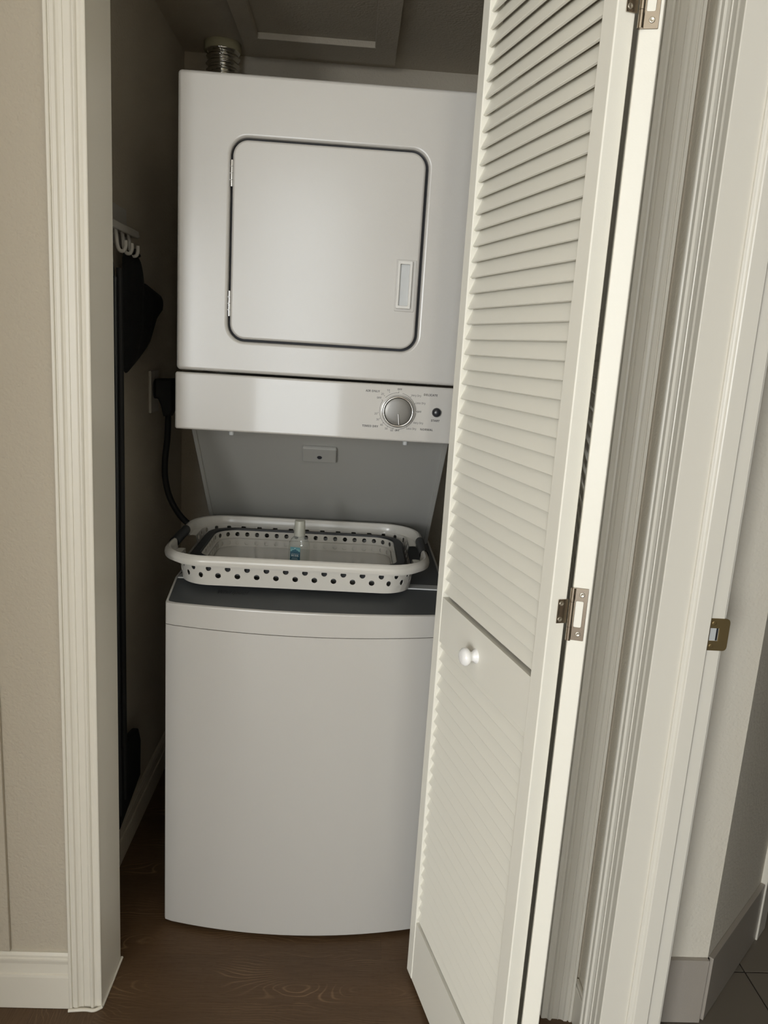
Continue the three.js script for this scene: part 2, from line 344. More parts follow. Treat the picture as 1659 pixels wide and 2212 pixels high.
{
  const fl = tag(obj('floor_bathroom', bx(XB + 0.0005, 2.5, -0.1, -0.003, -1.2, 2.0), M.grout), 'dark grey square tile floor of the bathroom', 'floor', 'structure');
  const tm = [M.tileFloor, std('#776f64', { roughness: 0.42 }), std('#83796c', { roughness: 0.38 })];
  for (let i = -2; i < 4; i++) for (let j = -3; j < 4; j++) {
    const x0 = 1.327 + i * 0.3, z0 = 0.190 + j * 0.45, xa = Math.max(XB + 0.001, x0 + 0.0022), xb = Math.min(2.4, x0 + 0.2978);
    if (xb - xa < 0.02) continue;
    obj('tile', bx(xa, xb, -0.003, 0.0, z0 + 0.0022, z0 + 0.4478), tm[Math.floor(hash(i + 9, j + 9) * 3)], fl);
  }
}
{
  // wall that runs back at 45 degrees from the cream wall end, with the same tile base, to a white door frame
  const L = 0.335, put = (g) => g.rotateY(Math.PI / 4).translate(1.158, 0, 0.3205);      // local x runs to (+x, -z), local z faces the room
  struct('wall_bathroom_angled', 'shaded angled bathroom wall beyond the cream wall end', 'wall', put(bx(0, L, 0, H, -0.09, 0)), M.wallWhite);
  const b = tag(obj('baseboard_bathroom_angled', put(bx(0.002, L - 0.001, 0.001, 0.150, 0, 0.0023)), M.grout), 'dark grey tile baseboard on the angled bathroom wall', 'baseboard', 'structure');
  obj('tile', put(bx(0.004, L - 0.001, 0.002, 0.152, 0.0001, 0.0105, 0.0015)), M.tileBase, b);
  struct('trim_13', 'white door frame edge at the end of the angled bathroom wall', 'door casing', put(bx(L, L + 0.06, 0, 2.1, -0.09, 0.014, 0.002)), M.trim);
}

struct('wall_added_shade', 'added beige wall out of view that shades the left side', 'wall', bx(-0.74, -0.62, 0, H, ZW, 2.1), M.wall);  // unseen wall, added to keep window light off the left side and closet
// room behind the camera: walls, ceiling and the two windows that light the hall
struct('ceiling', 'white ceiling of the hall and room', 'ceiling', bx(-2.7, XP + 0.02, H, H + 0.1, ZI, 5.1), M.ceiling);
{
  const z = WIN_BACK.z, A = WIN_WIDE, B = WIN_BACK;
  struct('wall_back', 'beige rear wall of the room with a window and a glazed door', 'wall', [bx(-2.6, A.x0, 0, H, z, z + 0.12), bx(A.x1, B.x0, 0, H, z, z + 0.12), bx(B.x1, XP, 0, H, z, z + 0.12),
    ...[A, B].flatMap((w) => [bx(w.x0, w.x1, w.y1, H, z, z + 0.12), bx(w.x0, w.x1, 0, w.y0, z, z + 0.12)])], M.wall);
  for (const [n, { x0, x1, y0, y1 }, label] of [['window_1', B, 'glazed door in the rear wall of the room'], ['window_3', A, 'wide window in the rear wall of the room']]) {
    const w = thing(n, label, 'window', V((x0 + x1) / 2, y0, z + 0.06), 'structure');
    obj('window_frame', [bx(x0, x0 + 0.05, y0, y1, z + 0.03, z + 0.09), bx(x1 - 0.05, x1, y0, y1, z + 0.03, z + 0.09), bx(x0 + 0.05, x1 - 0.05, y0, y0 + 0.05, z + 0.03, z + 0.09), bx(x0 + 0.05, x1 - 0.05, y1 - 0.05, y1, z + 0.03, z + 0.09)], M.trim, w);
    obj('pane', bx(x0 + 0.05, x1 - 0.05, y0 + 0.05, y1 - 0.05, z + 0.058, z + 0.062), M.glass, w);
  }
}
{
  const { z0, z1, y0, y1, x } = WIN_SIDE;
  struct('wall_left', 'beige left wall of the room with a window', 'wall', [bx(x - 0.12, x, 0, H, ZW, z0), bx(x - 0.12, x, 0, H, z1, 5.0), bx(x - 0.12, x, 0, y0, z0, z1), bx(x - 0.12, x, y1, H, z0, z1)], M.wall);
  const w = thing('window_2', 'window in the left wall of the room', 'window', V(x - 0.06, y0, (z0 + z1) / 2), 'structure');
  obj('window_frame', [bx(x - 0.09, x - 0.03, y0, y1, z0, z0 + 0.05), bx(x - 0.09, x - 0.03, y0, y1, z1 - 0.05, z1), bx(x - 0.09, x - 0.03, y0, y0 + 0.05, z0 + 0.05, z1 - 0.05), bx(x - 0.09, x - 0.03, y1 - 0.05, y1, z0 + 0.05, z1 - 0.05)], M.trim, w);
  obj('pane', bx(x - 0.062, x - 0.058, y0 + 0.05, y1 - 0.05, z0 + 0.05, z1 - 0.05), M.glass, w);
}

// ------------------------------------------------------------------ bifold louvered door
{
  const T = 0.0258, L = 0.4318, uA = 0.030, uB = 0.3975, y0 = 0.012, yTop = 2.035;
  const door = thing('door_1', 'white louvered bifold door folded open with porcelain knob', 'door', V(0.62, 0, 0.43), 'structure');
  const frameGeo = () => merge([bx(0, uA, y0, yTop, -T, 0, 0.0022), bx(uB, L, y0, yTop, -T, 0, 0.0022),
    bx(uA - 0.001, uB + 0.001, y0, 0.152, -T + 0.0015, -0.0015), bx(uA - 0.001, uB + 0.001, 0.783, 0.872, -T + 0.0015, -0.0015), bx(uA - 0.001, uB + 0.001, 1.957, yTop, -T + 0.0015, -0.0015)]);
  const fg = frameGeo();
  // one slat: profile in (z, y), low edge out
  const a = 66 * Math.PI / 180, th = 0.0046, w = 0.0335, dz = -Math.cos(a), dy = Math.sin(a), nz = -dy, ny = dz;   // n: into the slat
  const P = (s, t) => new THREE.Vector2(-0.0035 + dz * s + nz * t, dy * s + ny * t);
  const prof = new THREE.Shape([P(0.0008, 0), P(w - 0.001, 0), P(w, 0.001), P(w, th - 0.001), P(w - 0.001, th), P(0.001, th), P(0, th - 0.0012), P(0, 0.0008)]);
  // extruded along x; the shape's x became -z and is put back to +z
  const slatGeo = metricUV(flip(clean(new THREE.ExtrudeGeometry(prof, { depth: uB - uA, bevelEnabled: false }).rotateY(Math.PI / 2).translate(uA, 0, 0).scale(1, 1, -1))));
  const ys = [];
  for (let i = 0; i < 41; i++) ys.push(0.8838 + i * 0.02631 - 0.0025);
  for (let i = 0; i < 24; i++) ys.push(0.7742 - i * 0.02656 - 0.0025);
  const leaf = (px, pz, dx, dzz) => {
    const m = new THREE.Mesh(fg, M.door); m.name = 'door_leaf'; m.castShadow = m.receiveShadow = true; door.add(m);
    m.position.set(px - 0.62, 0, pz - 0.43); m.rotation.y = -Math.atan2(dzz, dx); bases.set(m, V(0, 0, 0));
    ys.forEach((y, i) => {
      const s = new THREE.Mesh(slatGeo, M.door); s.name = 'slat'; s.position.set(0, y, 0); s.castShadow = s.receiveShadow = true; m.add(s);
    });
    return m;
  };
  const lead = leaf(0.55437, 0.21762, 0.24703, 0.96901);
  leaf(0.7143, 0.6467, 0.24703, -0.96901);
  // porcelain knob
  const k = lathe([[0, 0.030], [0.007, 0.0296], [0.012, 0.0275], [0.0152, 0.0235], [0.016, 0.0195], [0.0145, 0.0155], [0.0105, 0.0125], [0.0085, 0.0095], [0.0085, 0.007], [0.0105, 0.004], [0.0125, 0.0015], [0.0128, 0]], 32);
  const kn = obj('knob', facingZ(k, 0.2026, 0.8236, -0.0016), M.porcelain, lead); kn.userData.label = 'white porcelain knob';
  // hinges across the joint
  const E = V(0.68603, 0, 0.62967), e2 = V(0.6898, 0, 0.6405);
  for (const yc of [0.9861, 1.757]) {
    const base = V(0.689, yc, 0.643);
    const kk = 0.0037;
    const hg = obj('hinge', [rod(V(base.x, yc - 0.038, base.z), V(base.x, yc - 0.0185, base.z), kk, 14), rod(V(base.x, yc + 0.0185, base.z), V(base.x, yc + 0.038, base.z), kk, 14), rod(V(base.x, yc - 0.018, base.z), V(base.x, yc + 0.018, base.z), kk, 14)].map((g) => g), M.nickel, door);
    hg.userData.label = 'nickel hinge';
    const s = rrectShape(0, yc - 0.038, 0.0195, yc + 0.038, 0.001); s.holes.push(rrectShape(0.004, yc - 0.019, 0.0145, yc + 0.019, 0.002, THREE.Path));
    const pl = slab(s, 0.0014, 0.0014, 0.0003, 1, 4);
    pl.rotateY(-Math.atan2(0.24703, 0.96901)).translate(e2.x + 0.001, 0, e2.z + 0.0003);
    obj('plate', pl, M.nickel, hg);
    const s2 = rrectShape(-0.0165, yc - 0.0175, -0.001, yc + 0.0175, 0.001);
    const pl2 = slab(s2, 0.0014, 0.0014, 0.0003, 1, 4).rotateY(Math.atan2(0.24703, 0.96901)).translate(E.x + 0.002, 0, E.z + 0.0005);
    obj('plate', pl2, M.nickel, hg);
    const scr = () => facingZ(lathe([[0, 0.0006], [0.0014, 0.0006], [0.0016, 0.001], [0.003, 0.0012], [0.0035, 0.0006], [0.0036, 0]], 16), 0, 0, 0.0014);
    for (const d of [-0.0285, 0.0285]) obj('screw', scr().translate(0.0115, yc + d, 0).rotateY(-Math.atan2(0.24703, 0.96901)).translate(e2.x + 0.001, 0, e2.z + 0.0003), M.screw, hg);
    for (const d of [-0.0115, 0.0115]) obj('screw', scr().translate(-0.0115, yc + d, 0).rotateY(Math.atan2(0.24703, 0.96901)).translate(E.x + 0.002, 0, E.z + 0.0005), M.screw, hg);
  }
}

// ------------------------------------------------------------------ stacked washer and dryer
const unit = thing('stacked_washer_dryer', 'white stacked washer and dryer with open washer lid in the closet', 'washer dryer', V(0.3025, 0, -0.26));
const Wd = 0.605, YT = 1.834, YS = 1.2605, YP = 1.137;
{
  // dryer cabinet: front with a rounded opening, body behind it
  const front = rrectShape(0, YS, Wd, YT, 0.0085); front.holes.push(rrectShape(0.1045, 1.3255, 0.4985, 1.7195, 0.035, THREE.Path));
  const fr = slab(front, 0, 0.022, 0.0065, 4, 12);
  obj('dryer_cabinet', [fr, bx(0.001, Wd - 0.001, YS + 0.001, YT - 0.001, -0.62, -0.0225, 0.004)], M.enamel, unit);
  obj('door_gasket', slab(rrectShape(0.1, 1.321, 0.503, 1.724, 0.03), -0.0165, 0.004, 0.0005), M.gasket, unit);
  const d = obj('dryer_door', slab(rrectShape(0.1095, 1.3302, 0.4928, 1.7142, 0.031), 0.0035, 0.0185, 0.0045, 4, 12), M.enamel, unit);
  // handle: thin base plate, raised frame, grey recess
  const hx0 = 0.4462, hx1 = 0.4868, hy0 = 1.4063, hy1 = 1.509;
  const hb = obj('handle', slab(rrectShape(hx0, hy0, hx1, hy1, 0.002), 0.0050, 0.003, 0.0008, 2, 4), M.enamel, d);
  hb.userData.label = 'white recessed pull handle';
  const hs = rrectShape(hx0 + 0.0025, hy0 + 0.0055, hx1 - 0.008, hy1 - 0.003, 0.0012); hs.holes.push(rrectShape(hx0 + 0.0078, hy0 + 0.0115, hx1 - 0.0135, hy1 - 0.0095, 0.0008, THREE.Path));
  obj('handle_frame', slab(hs, 0.0120, 0.0075, 0.0008, 2, 4), M.plasticWhite, d);
  obj('handle_recess', slab(rrectShape(hx0 + 0.0065, hy0 + 0.010, hx1 - 0.0125, hy1 - 0.008, 0.0008), 0.0056, 0.001, 0.0002, 1, 4), M.rimGrey, d);
  for (const [ya, yb] of [[1.6259, 1.6758], [1.3747, 1.4253]]) {
    const h = obj('door_hinge', rod(V(0.1072, ya, -0.0005), V(0.1072, yb, -0.0005), 0.0026, 14), M.silver, unit); h.userData.label = 'chrome hinge pin';
    const n = 4, s = (yb - ya) / n;
    for (let i = 0; i < n; i++) obj('knuckle', rod(V(0.1072, ya + i * s + 0.0006, -0.0005), V(0.1072, ya + (i + 1) * s - 0.0006, -0.0005), 0.0036, 14), M.chrome, h);
    obj('hinge_leaf', bx(0.103, 0.1115, ya + 0.012, yb - 0.012, -0.0045, -0.003), M.silver, h);
  }
  // control panel with printed legend
  const PW = 2048, PH = Math.round(2048 * (YS - 0.0045 - YP) / Wd), cv = document.createElement('canvas'); cv.width = PW; cv.height = PH;
  const c = cv.getContext('2d'), k = PW / Wd, yb = YP;
  const X = (x) => x * k, Y = (y) => PH - (y - yb) * k;
  c.fillStyle = '#bcb9b4'; c.fillRect(0, 0, PW, PH);
  c.fillStyle = c.strokeStyle = '#2e2f31'; c.textAlign = 'center'; c.textBaseline = 'middle';
  const txt = (s, x, y, mm, bold) => { c.font = (bold ? 'bold ' : '') + Math.round(mm * k / 1000) + 'px sans-serif'; c.fillText(s, X(x), Y(y)); };
  for (const [s, x, y] of [['AIR ONLY', 0.4122, 1.2404], ['DELICATE', 0.5354, 1.239], ['TIMED DRY', 0.4109, 1.1661], ['NORMAL', 0.5316, 1.1653], ['START', 0.549, 1.1854]]) txt(s, x, y, 6.4, true);
  for (const [s, x, y] of [['OFF', 0.4692, 1.2474], ['OFF', 0.4266, 1.2273], ['OFF', 0.5132, 1.2024], ['OFF', 0.4688, 1.1603]]) txt(s, x, y, 5.2, true);
  for (const [s, x, y] of [['10', 0.4451, 1.244], ['20', 0.4333, 1.2356], ['20', 0.4215, 1.1934], ['30', 0.4261, 1.1813], ['40', 0.435, 1.1704], ['50', 0.4453, 1.1629], ['60', 0.4574, 1.1597],
    ['Very Dry', 0.5047, 1.2362], ['Less Dry', 0.5151, 1.221], ['Very Dry', 0.5129, 1.1787], ['Less Dry', 0.4991, 1.1657]]) txt(s, x, y, 5.6, false);
  for (const [x, y] of [[0.4479, 1.2399], [0.4376, 1.232], [0.4934, 1.2327], [0.5031, 1.219], [0.4263, 1.1956], [0.4306, 1.1839], [0.4381, 1.1745], [0.4479, 1.1675], [0.4595, 1.164], [0.5003, 1.1818], [0.4889, 1.1699]]) { c.beginPath(); c.arc(X(x), Y(y), 0.0007 * k, 0, 7); c.fill(); }
  c.lineWidth = 0.0006 * k;
  const cx0 = 0.4675, cy0 = 1.2012, R = 0.0385, deg = Math.PI / 180;
  const arc = (a0, a1) => { c.beginPath(); c.arc(X(cx0), Y(cy0), R * k, -a0 * deg, -a1 * deg, true); c.stroke(); };   // degrees anticlockwise from +x
  arc(3, 78); arc(90, 136); arc(148, 262); arc(276, 357);
  for (const [q, r] of [[90, 0], [148, 0], [2, 0], [270, 0]]) { c.beginPath(); c.moveTo(X(cx0 + R * Math.cos(q * deg)), Y(cy0 + R * Math.sin(q * deg))); c.lineTo(X(cx0 + (R + 0.003) * Math.cos(q * deg)), Y(cy0 + (R + 0.003) * Math.sin(q * deg))); c.stroke(); }
  const tex = new THREE.CanvasTexture(cv); tex.colorSpace = THREE.SRGBColorSpace; tex.wrapS = tex.wrapT = THREE.ClampToEdgeWrapping;
  const g = clean(slab(rrectShape(-0.001, YP, Wd + 0.001, YS - 0.0045, 0.005), 0.006, 0.05, 0.004, 3, 6));
  const p = g.attributes.position, uv = g.attributes.uv;
  for (let i = 0; i < p.count; i++) uv.setXY(i, p.getX(i) / Wd, (p.getY(i) - yb) / (YS - 0.0045 - YP));
  const panel = obj('control_panel', g, phy('#ffffff', { map: tex, roughness: 0.25, clearcoat: 0.6, clearcoatRoughness: 0.06 }), unit, true);
  obj('panel_back', bx(0.002, Wd - 0.002, YP + 0.002, YS - 0.006, -0.12, -0.0445), M.enamel, unit);
  // dial
  const dial = obj('dial', facingZ(lathe([[0.0285, 0.0165], [0.0300, 0.0185], [0.0322, 0.0175], [0.0335, 0.0135], [0.0342, 0.004], [0.0352, 0.001], [0.0352, 0]], 64), 0.4675, 1.2012, 0.006), M.chrome, unit);
  dial.userData.label = 'silver timer dial';
  obj('dial_face', facingZ(lathe([[0, 0.0182], [0.01, 0.0180], [0.02, 0.0174], [0.0270, 0.0164], [0.0284, 0.0152]], 64), 0.4675, 1.2012, 0.006), M.dialFace, dial);
  const ind = bx(-0.0014, 0.0014, -0.0280, -0.004, 0.016, 0.0205, 0.001); ind.rotateZ(0.12).translate(0.4675, 1.2012, 0.006);
  obj('pointer', ind, M.silver, dial);
  const bt = obj('start_button', facingZ(lathe([[0, 0.0105], [0.004, 0.0102], [0.0075, 0.0085], [0.0095, 0.005], [0.0099, 0.001], [0.0099, 0]], 32), 0.5503, 1.2031, 0.006), M.button, unit);
  bt.userData.label = 'black start button';
  for (const x of [0.1142, 0.4898]) obj('bumper', lathe([[0.0001, -0.011], [0.004, -0.0105], [0.0055, -0.009], [0.0058, 0.001]], 16).translate(x, YP, -0.02), M.rimGrey, unit);
  // support cabinet behind the lid
  obj('support_cabinet', bx(0.008, Wd - 0.008, 0.8, YS - 0.002, -0.62, -0.47, 0.004), M.enamel, unit);

  // washer body with its bowed front
  const zf = (x) => 0.0925 + 0.039 * (1 - ((x - Wd / 2) / (Wd / 2)) ** 2);
  const outline = (inset) => {
    const pts = [], x0 = inset, x1 = Wd - inset, n = 36;
    for (let i = 0; i <= n; i++) { const x = x0 + (x1 - x0) * i / n; pts.push(V(x, 0, zf(x) - inset)); }
    const cr = 0.007, soft = [];
    soft.push(V(x0, 0, -0.62 + inset), V(x0, 0, -0.45), V(x0, 0, -0.002), V(x0, 0, pts[0].z - cr), V(x0 + cr * 0.3, 0, pts[0].z - cr * 0.3 + 0.0003));
    for (let i = 1; i < n; i++) soft.push(pts[i]);
    soft.push(V(x1 - cr * 0.3, 0, pts[n].z - cr * 0.3 + 0.0003), V(x1, 0, pts[n].z - cr), V(x1, 0, -0.002), V(x1, 0, -0.45), V(x1, 0, -0.62 + inset));
    return soft;
  };
  const at = (o, y) => o.map((p) => V(p.x, typeof y === 'function' ? y(p) : y, p.z));
  const SEAM = 0.7325;
  const bodyRows = [at(outline(0.012), 0.010), at(outline(0.003), 0.010), at(outline(0.0005), 0.0125), at(outline(0), 0.017), at(outline(0), SEAM - 0.0012), at(outline(0.0006), SEAM - 0.0006), at(outline(0.004), SEAM - 0.0006)];
  obj('washer_body', [surface(bodyRows, true, 0.3)], M.enamel, unit);
  for (const [x, z] of [[0.05, 0.03], [0.555, 0.03], [0.05, -0.56], [0.555, -0.56]]) obj('foot', new THREE.CylinderGeometry(0.018, 0.02, 0.012, 16).translate(x, 0.006, z), M.black, unit);
  const YD = 0.8085, ZB = -0.002, ytop = (p) => p.z < ZB ? YD : YD - (0.0288 - 0.005 * (1 - ((p.x - 0.3025) / 0.3025) ** 2)) * (p.z - ZB) / (zf(p.x) - ZB);
  const rows2 = [at(outline(0.004), SEAM + 0.0006), at(outline(0.0006), SEAM + 0.0006), at(outline(0), SEAM + 0.0012), at(outline(0), (p) => ytop(p) - 0.003), at(outline(0.0008), (p) => ytop(p) - 0.0008), at(outline(0.003), ytop), at(outline(0.0055), ytop), at(outline(0.006), (p) => ytop(p) - 0.006)];
  obj('washer_top', surface(rows2, true, 0.3), M.enamel, unit);
  // grey front console, sloping to the front
  const cons = [];
  for (let j = 0; j <= 8; j++) { const row = []; for (let i = 0; i <= 40; i++) { const x = 0.0052 + (Wd - 0.0104) * i / 40, z = -0.004 + (zf(x) - 0.0052 + 0.004) * j / 8; row.push(V(x, ytop(V(x, 0, Math.max(z, ZB))) - 0.0004, z)); } cons.push(row); }
  const cs = surface(cons);
  const console_ = obj('console', cs, M.consoleGrey, unit); console_.userData.label = 'dark grey sloping console with maker lettering';
  const font = await new FontLoader().loadAsync('fonts/droid/droid_sans_regular.typeface.json');
  const tg = new TextGeometry('Whirlpool', { font, size: 0.0135, depth: 0.0004, curveSegments: 4, bevelEnabled: false });
  tg.computeBoundingBox(); const tw = tg.boundingBox.max.x;
  tg.applyMatrix4(new THREE.Matrix4().set(0.065 / tw, 0.28, 0, 0, 0, 1, 0, 0, 0, 0, 1, 0, 0, 0, 0, 1));
  tg.rotateX(-Math.PI / 2 + 0.207).translate(0.101, 0.7957, 0.0605);
  obj('lettering', tg, M.print, console_);
  // deck: pale rim strips and grey recess beneath the lid
  obj('deck_rim', [bx(0.006, Wd - 0.006, 0.80, 0.8093, -0.016, 0.002, 0.002), bx(0.006, Wd - 0.006, 0.80, 0.8085, -0.032, -0.018, 0.002)], M.rimGrey, unit);
  obj('deck', bx(0.006, Wd - 0.006, 0.785, 0.8065, -0.47, -0.033), M.deckGrey, unit);
  // open lid leaning back under the dryer
  const A = V(0, 1.165, -0.0893), dir = V(0, 0.806, -0.4264).sub(A), Ln = dir.length(); dir.normalize();
  const lid = slab(rrectShape(0.008, 0, 0.597, Ln, 0.012), 0, 0.016, 0.004, 3, 6);
  const rim = rrectShape(0.008, 0, 0.597, Ln, 0.012); rim.holes.push(rrectShape(0.0175, 0.009, 0.5875, Ln - 0.009, 0.008, THREE.Path));
  const rg = slab(rim, 0.0065, 0.009, 0.0015, 2, 6);
  const m4 = new THREE.Matrix4().makeBasis(V(1, 0, 0), dir.clone().negate(), V(1, 0, 0).cross(dir.clone().negate())); m4.setPosition(A.clone().addScaledVector(dir, Ln));
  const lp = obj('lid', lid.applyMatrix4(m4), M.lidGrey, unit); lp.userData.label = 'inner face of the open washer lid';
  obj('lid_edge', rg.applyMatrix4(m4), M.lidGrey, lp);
  const up = dir.clone().negate(), nn = V(1, 0, 0).cross(up), tp = V(0.2588, 1.0951, -0.1526), yl = tp.clone().sub(m4.elements ? V(m4.elements[12], m4.elements[13], m4.elements[14]) : A).dot(up);
  const tab = slab(rrectShape(0.2595, yl - 0.050, 0.3395, yl + 0.002, 0.004), 0.010, 0.010, 0.003, 2, 6);
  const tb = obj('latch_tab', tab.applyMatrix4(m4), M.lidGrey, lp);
  obj('latch_hole', facingZ(lathe([[0, 0.0008], [0.0055, 0.0008], [0.006, 0]], 20), 0.2995, yl - 0.030, 0.010).applyMatrix4(m4), M.gasket, lp);
}

// ------------------------------------------------------------------ collapsible laundry basket on the washer
{
  const rr = (cx, cz, hx, hz, r) => {           // rounded rectangle: point, outward normal and length
    const sx = 2 * (hx - r), sz = 2 * (hz - r), q = Math.PI * r / 2, per = 2 * sx + 2 * sz + 4 * q;
    return { per, at(u, off = 0) {              // u in metres, from the middle of the front side, going to +x
      let s = ((u + sx / 2) % per + per) % per; const o = (x, z, nx, nz) => ({ x: x + nx * off, z: z + nz * off, nx, nz });
      const segs = [[sx, (t) => o(cx - sx / 2 + t, cz + hz, 0, 1)], [q, (t) => { const a = Math.PI / 2 - t / r; return o(cx + sx / 2 + r * Math.cos(a), cz + sz / 2 + r * Math.sin(a), Math.cos(a), Math.sin(a)); }],
        [sz, (t) => o(cx + hx, cz + sz / 2 - t, 1, 0)], [q, (t) => { const a = -t / r; return o(cx + sx / 2 + r * Math.cos(a), cz - sz / 2 + r * Math.sin(a), Math.cos(a), Math.sin(a)); }],
        [sx, (t) => o(cx + sx / 2 - t, cz - hz, 0, -1)], [q, (t) => { const a = -Math.PI / 2 - t / r; return o(cx - sx / 2 + r * Math.cos(a), cz - sz / 2 + r * Math.sin(a), Math.cos(a), Math.sin(a)); }],
        [sz, (t) => o(cx - hx, cz - sz / 2 + t, -1, 0)], [q, (t) => { const a = Math.PI - t / r; return o(cx - sx / 2 + r * Math.cos(a), cz + sz / 2 + r * Math.sin(a), Math.cos(a), Math.sin(a)); }]];
      for (const [l, f] of segs) { if (s <= l) return f(s); s -= l; } return segs[0][1](0);
    } };
  };
  const cx = 0.2685, cz = -0.1275;
  const outer = rr(cx, cz, 0.2935, 0.2055, 0.10);
  const t = thing('laundry_basket', 'white collapsed laundry basket with round holes and grey handles on the washer', 'laundry basket', V(cx, 0.8094, cz));
  const sweep = (path, prof, u0, u1, n, closed) => { const rows = []; for (let i = 0; i <= n; i++) { const u = u0 + (u1 - u0) * i / n; rows.push(prof.map(([o, y]) => { const p = path.at(u, o); return V(p.x, y, p.z); })); } const g = surface(rows, true); return g; };
  const rimP = [[-0.0005, 0.8605], [0.0008, 0.8660], [-0.0003, 0.8725], [-0.0035, 0.8775], [-0.0085, 0.8800], [-0.0130, 0.8785], [-0.0155, 0.8735], [-0.0165, 0.860], [-0.0165, 0.854], [-0.0130, 0.854], [-0.0120, 0.8715], [-0.0085, 0.8745], [-0.0045, 0.8715], [-0.0030, 0.866], [-0.0030, 0.8605]];
  // side handle spans, measured along the outline from the middle of each side
  const side = outer.per / 4, uR = (0.2935 - 0.1) + Math.PI * 0.05 + (0.2055 - 0.1), uL = -uR, hw = 0.062;
  obj('rim', sweep(outer, rimP, uR + hw, outer.per + uL - hw, 60), M.basket, t);
  obj('rim', sweep(outer, rimP, uL + hw, uR - hw, 60), M.basket, t);
  const gripP = Array.from({ length: 14 }, (_, i) => { const a = i / 14 * 2 * Math.PI; return [-0.0078 + 0.0108 * Math.cos(a), 0.8690 + 0.0120 * Math.sin(a)]; });
  for (const u of [uR, uL]) { const gmesh = obj('grip', sweep(outer, gripP, u - hw - 0.001, u + hw + 0.001, 16), M.rubber, t); gmesh.userData.label = 'dark grey rubber grip'; }
  // perforated walls, one cell for each hole
  function wall(path, y0, y1, offs, cellW, holes, r, th, skip) {
    // offs(y): how far the wall stands out from path at height y
    const n = Math.round(path.per / cellW), w = path.per / n, pos = [];
    const map = (u, y, d) => { const p = path.at(u, offs(y) - d); return V(p.x, y, p.z); };
    const tri = (a, b, c) => { for (const p of [a, b, c]) pos.push(p.x, p.y, p.z); };
    const quad = (a, b, c, d) => { tri(a, b, c); tri(a, c, d); };
    for (const { yc, yb, yt, shift, hole } of holes) for (let i = 0; i < n; i++) {
      const uc = (i + shift) * w;
      if (skip && skip(uc, yc)) continue;
      if (!hole) { for (let k = 0; k < 4; k++) { const a = uc - w / 2 + w * k / 4, b = a + w / 4; quad(map(a, yb, 0), map(b, yb, 0), map(b, yt, 0), map(a, yt, 0)); quad(map(b, yb, th), map(a, yb, th), map(a, yt, th), map(b, yt, th)); } continue; }
      const N = 16, O = [], I = [];
      for (let k = 0; k < N; k++) { const a = (k + 0) / N * 2 * Math.PI + Math.PI / 4, c = Math.cos(a), s = Math.sin(a), m = Math.max(Math.abs(c), Math.abs(s)); O.push([uc + c / m * w / 2, yc + s / m * (yt - yb) / 2]); I.push([uc + c * r, yc + s * r]); }
      for (let k = 0; k < N; k++) { const q = (k + 1) % N;
        quad(map(...O[k], 0), map(...O[q], 0), map(...I[q], 0), map(...I[k], 0));
        quad(map(...O[q], th), map(...O[k], th), map(...I[k], th), map(...I[q], th));
        quad(map(...I[k], 0), map(...I[q], 0), map(...I[q], th), map(...I[k], th)); }
    }
    const g = new THREE.BufferGeometry(); g.setAttribute('position', new THREE.Float32BufferAttribute(pos, 3)); return smooth(g, 0.6);
  }
  const shell = rr(cx, cz, 0.2935 - 0.0205, 0.2055, 0.088), uS = (0.2935 - 0.0205 - 0.088) + Math.PI * 0.044 + (0.2055 - 0.088);
  const near = (u, c) => Math.abs((((u - c) % shell.per) + shell.per * 1.5) % shell.per - shell.per / 2) < hw;
  const flare = (y) => -0.0135 - 0.0085 * (0.8585 - y) / 0.05;
  obj('outer_wall', wall(shell, 0.8115, 0.8585, flare, 0.0413, [{ yc: 0.8505, yb: 0.8425, yt: 0.8585, shift: 0.5, hole: 1 }, { yc: 0.8345, yb: 0.8265, yt: 0.8425, shift: 0, hole: 1 }, { yc: 0.819, yb: 0.8115, yt: 0.8265, shift: 0, hole: 0 }], 0.0062, 0.0014, (u, y) => y > 0.8425 && (near(u, uS) || near(u, -uS))), M.basket, t);
  const flat = (path, o0, y0, o1, y1, n = 90) => { const a = [], b = []; for (let i = 0; i < n; i++) { const u = path.per * i / n, p = path.at(u, o0), q = path.at(u, o1); a.push(V(p.x, y0, p.z)); b.push(V(q.x, y1, q.z)); } return surface([a, b], true); };
  const cap = (path, off, y, n = 72) => { const s = new THREE.Shape(Array.from({ length: n }, (_, i) => { const p = path.at(path.per * i / n, off); return new THREE.Vector2(p.x, -p.z); })); return new THREE.ShapeGeometry(s).rotateX(-Math.PI / 2).translate(0, y, 0); };
  obj('base', [cap(shell, flare(0.812) - 0.0005, 0.8125), flat(shell, flare(0.8115), 0.8116, flare(0.805) - 0.004, 0.8108)], M.basket, t);
  obj('base_foot', [cap(shell, -0.040, 0.8096), flat(shell, -0.030, 0.8116, -0.040, 0.8096)], M.rubber, t);
  // flange that joins the rim to the shell, open under the two grips
  const flange = (u0, u1, n) => { const a = [], b = [], c = []; for (let i = 0; i <= n; i++) { const u = u0 + (u1 - u0) * i / n, p = outer.at(u, -0.017), v = shell.per * u / outer.per, q = shell.at(v, -0.0138); a.push(V(p.x, 0.8565, p.z)); b.push(V(p.x * 0.5 + q.x * 0.5, 0.8572, p.z * 0.5 + q.z * 0.5)); c.push(V(q.x, 0.8565, q.z)); } return surface([a, b, c]); };
  obj('flange', flange(uR + hw, outer.per + uL - hw, 60), M.basket, t);
  obj('flange', flange(uL + hw, uR - hw, 60), M.basket, t);
  // folded rubber skirt between shell and inner tub
  const inner = rr(cx + 0.0015, cz - 0.006, 0.2225, 0.137, 0.055);
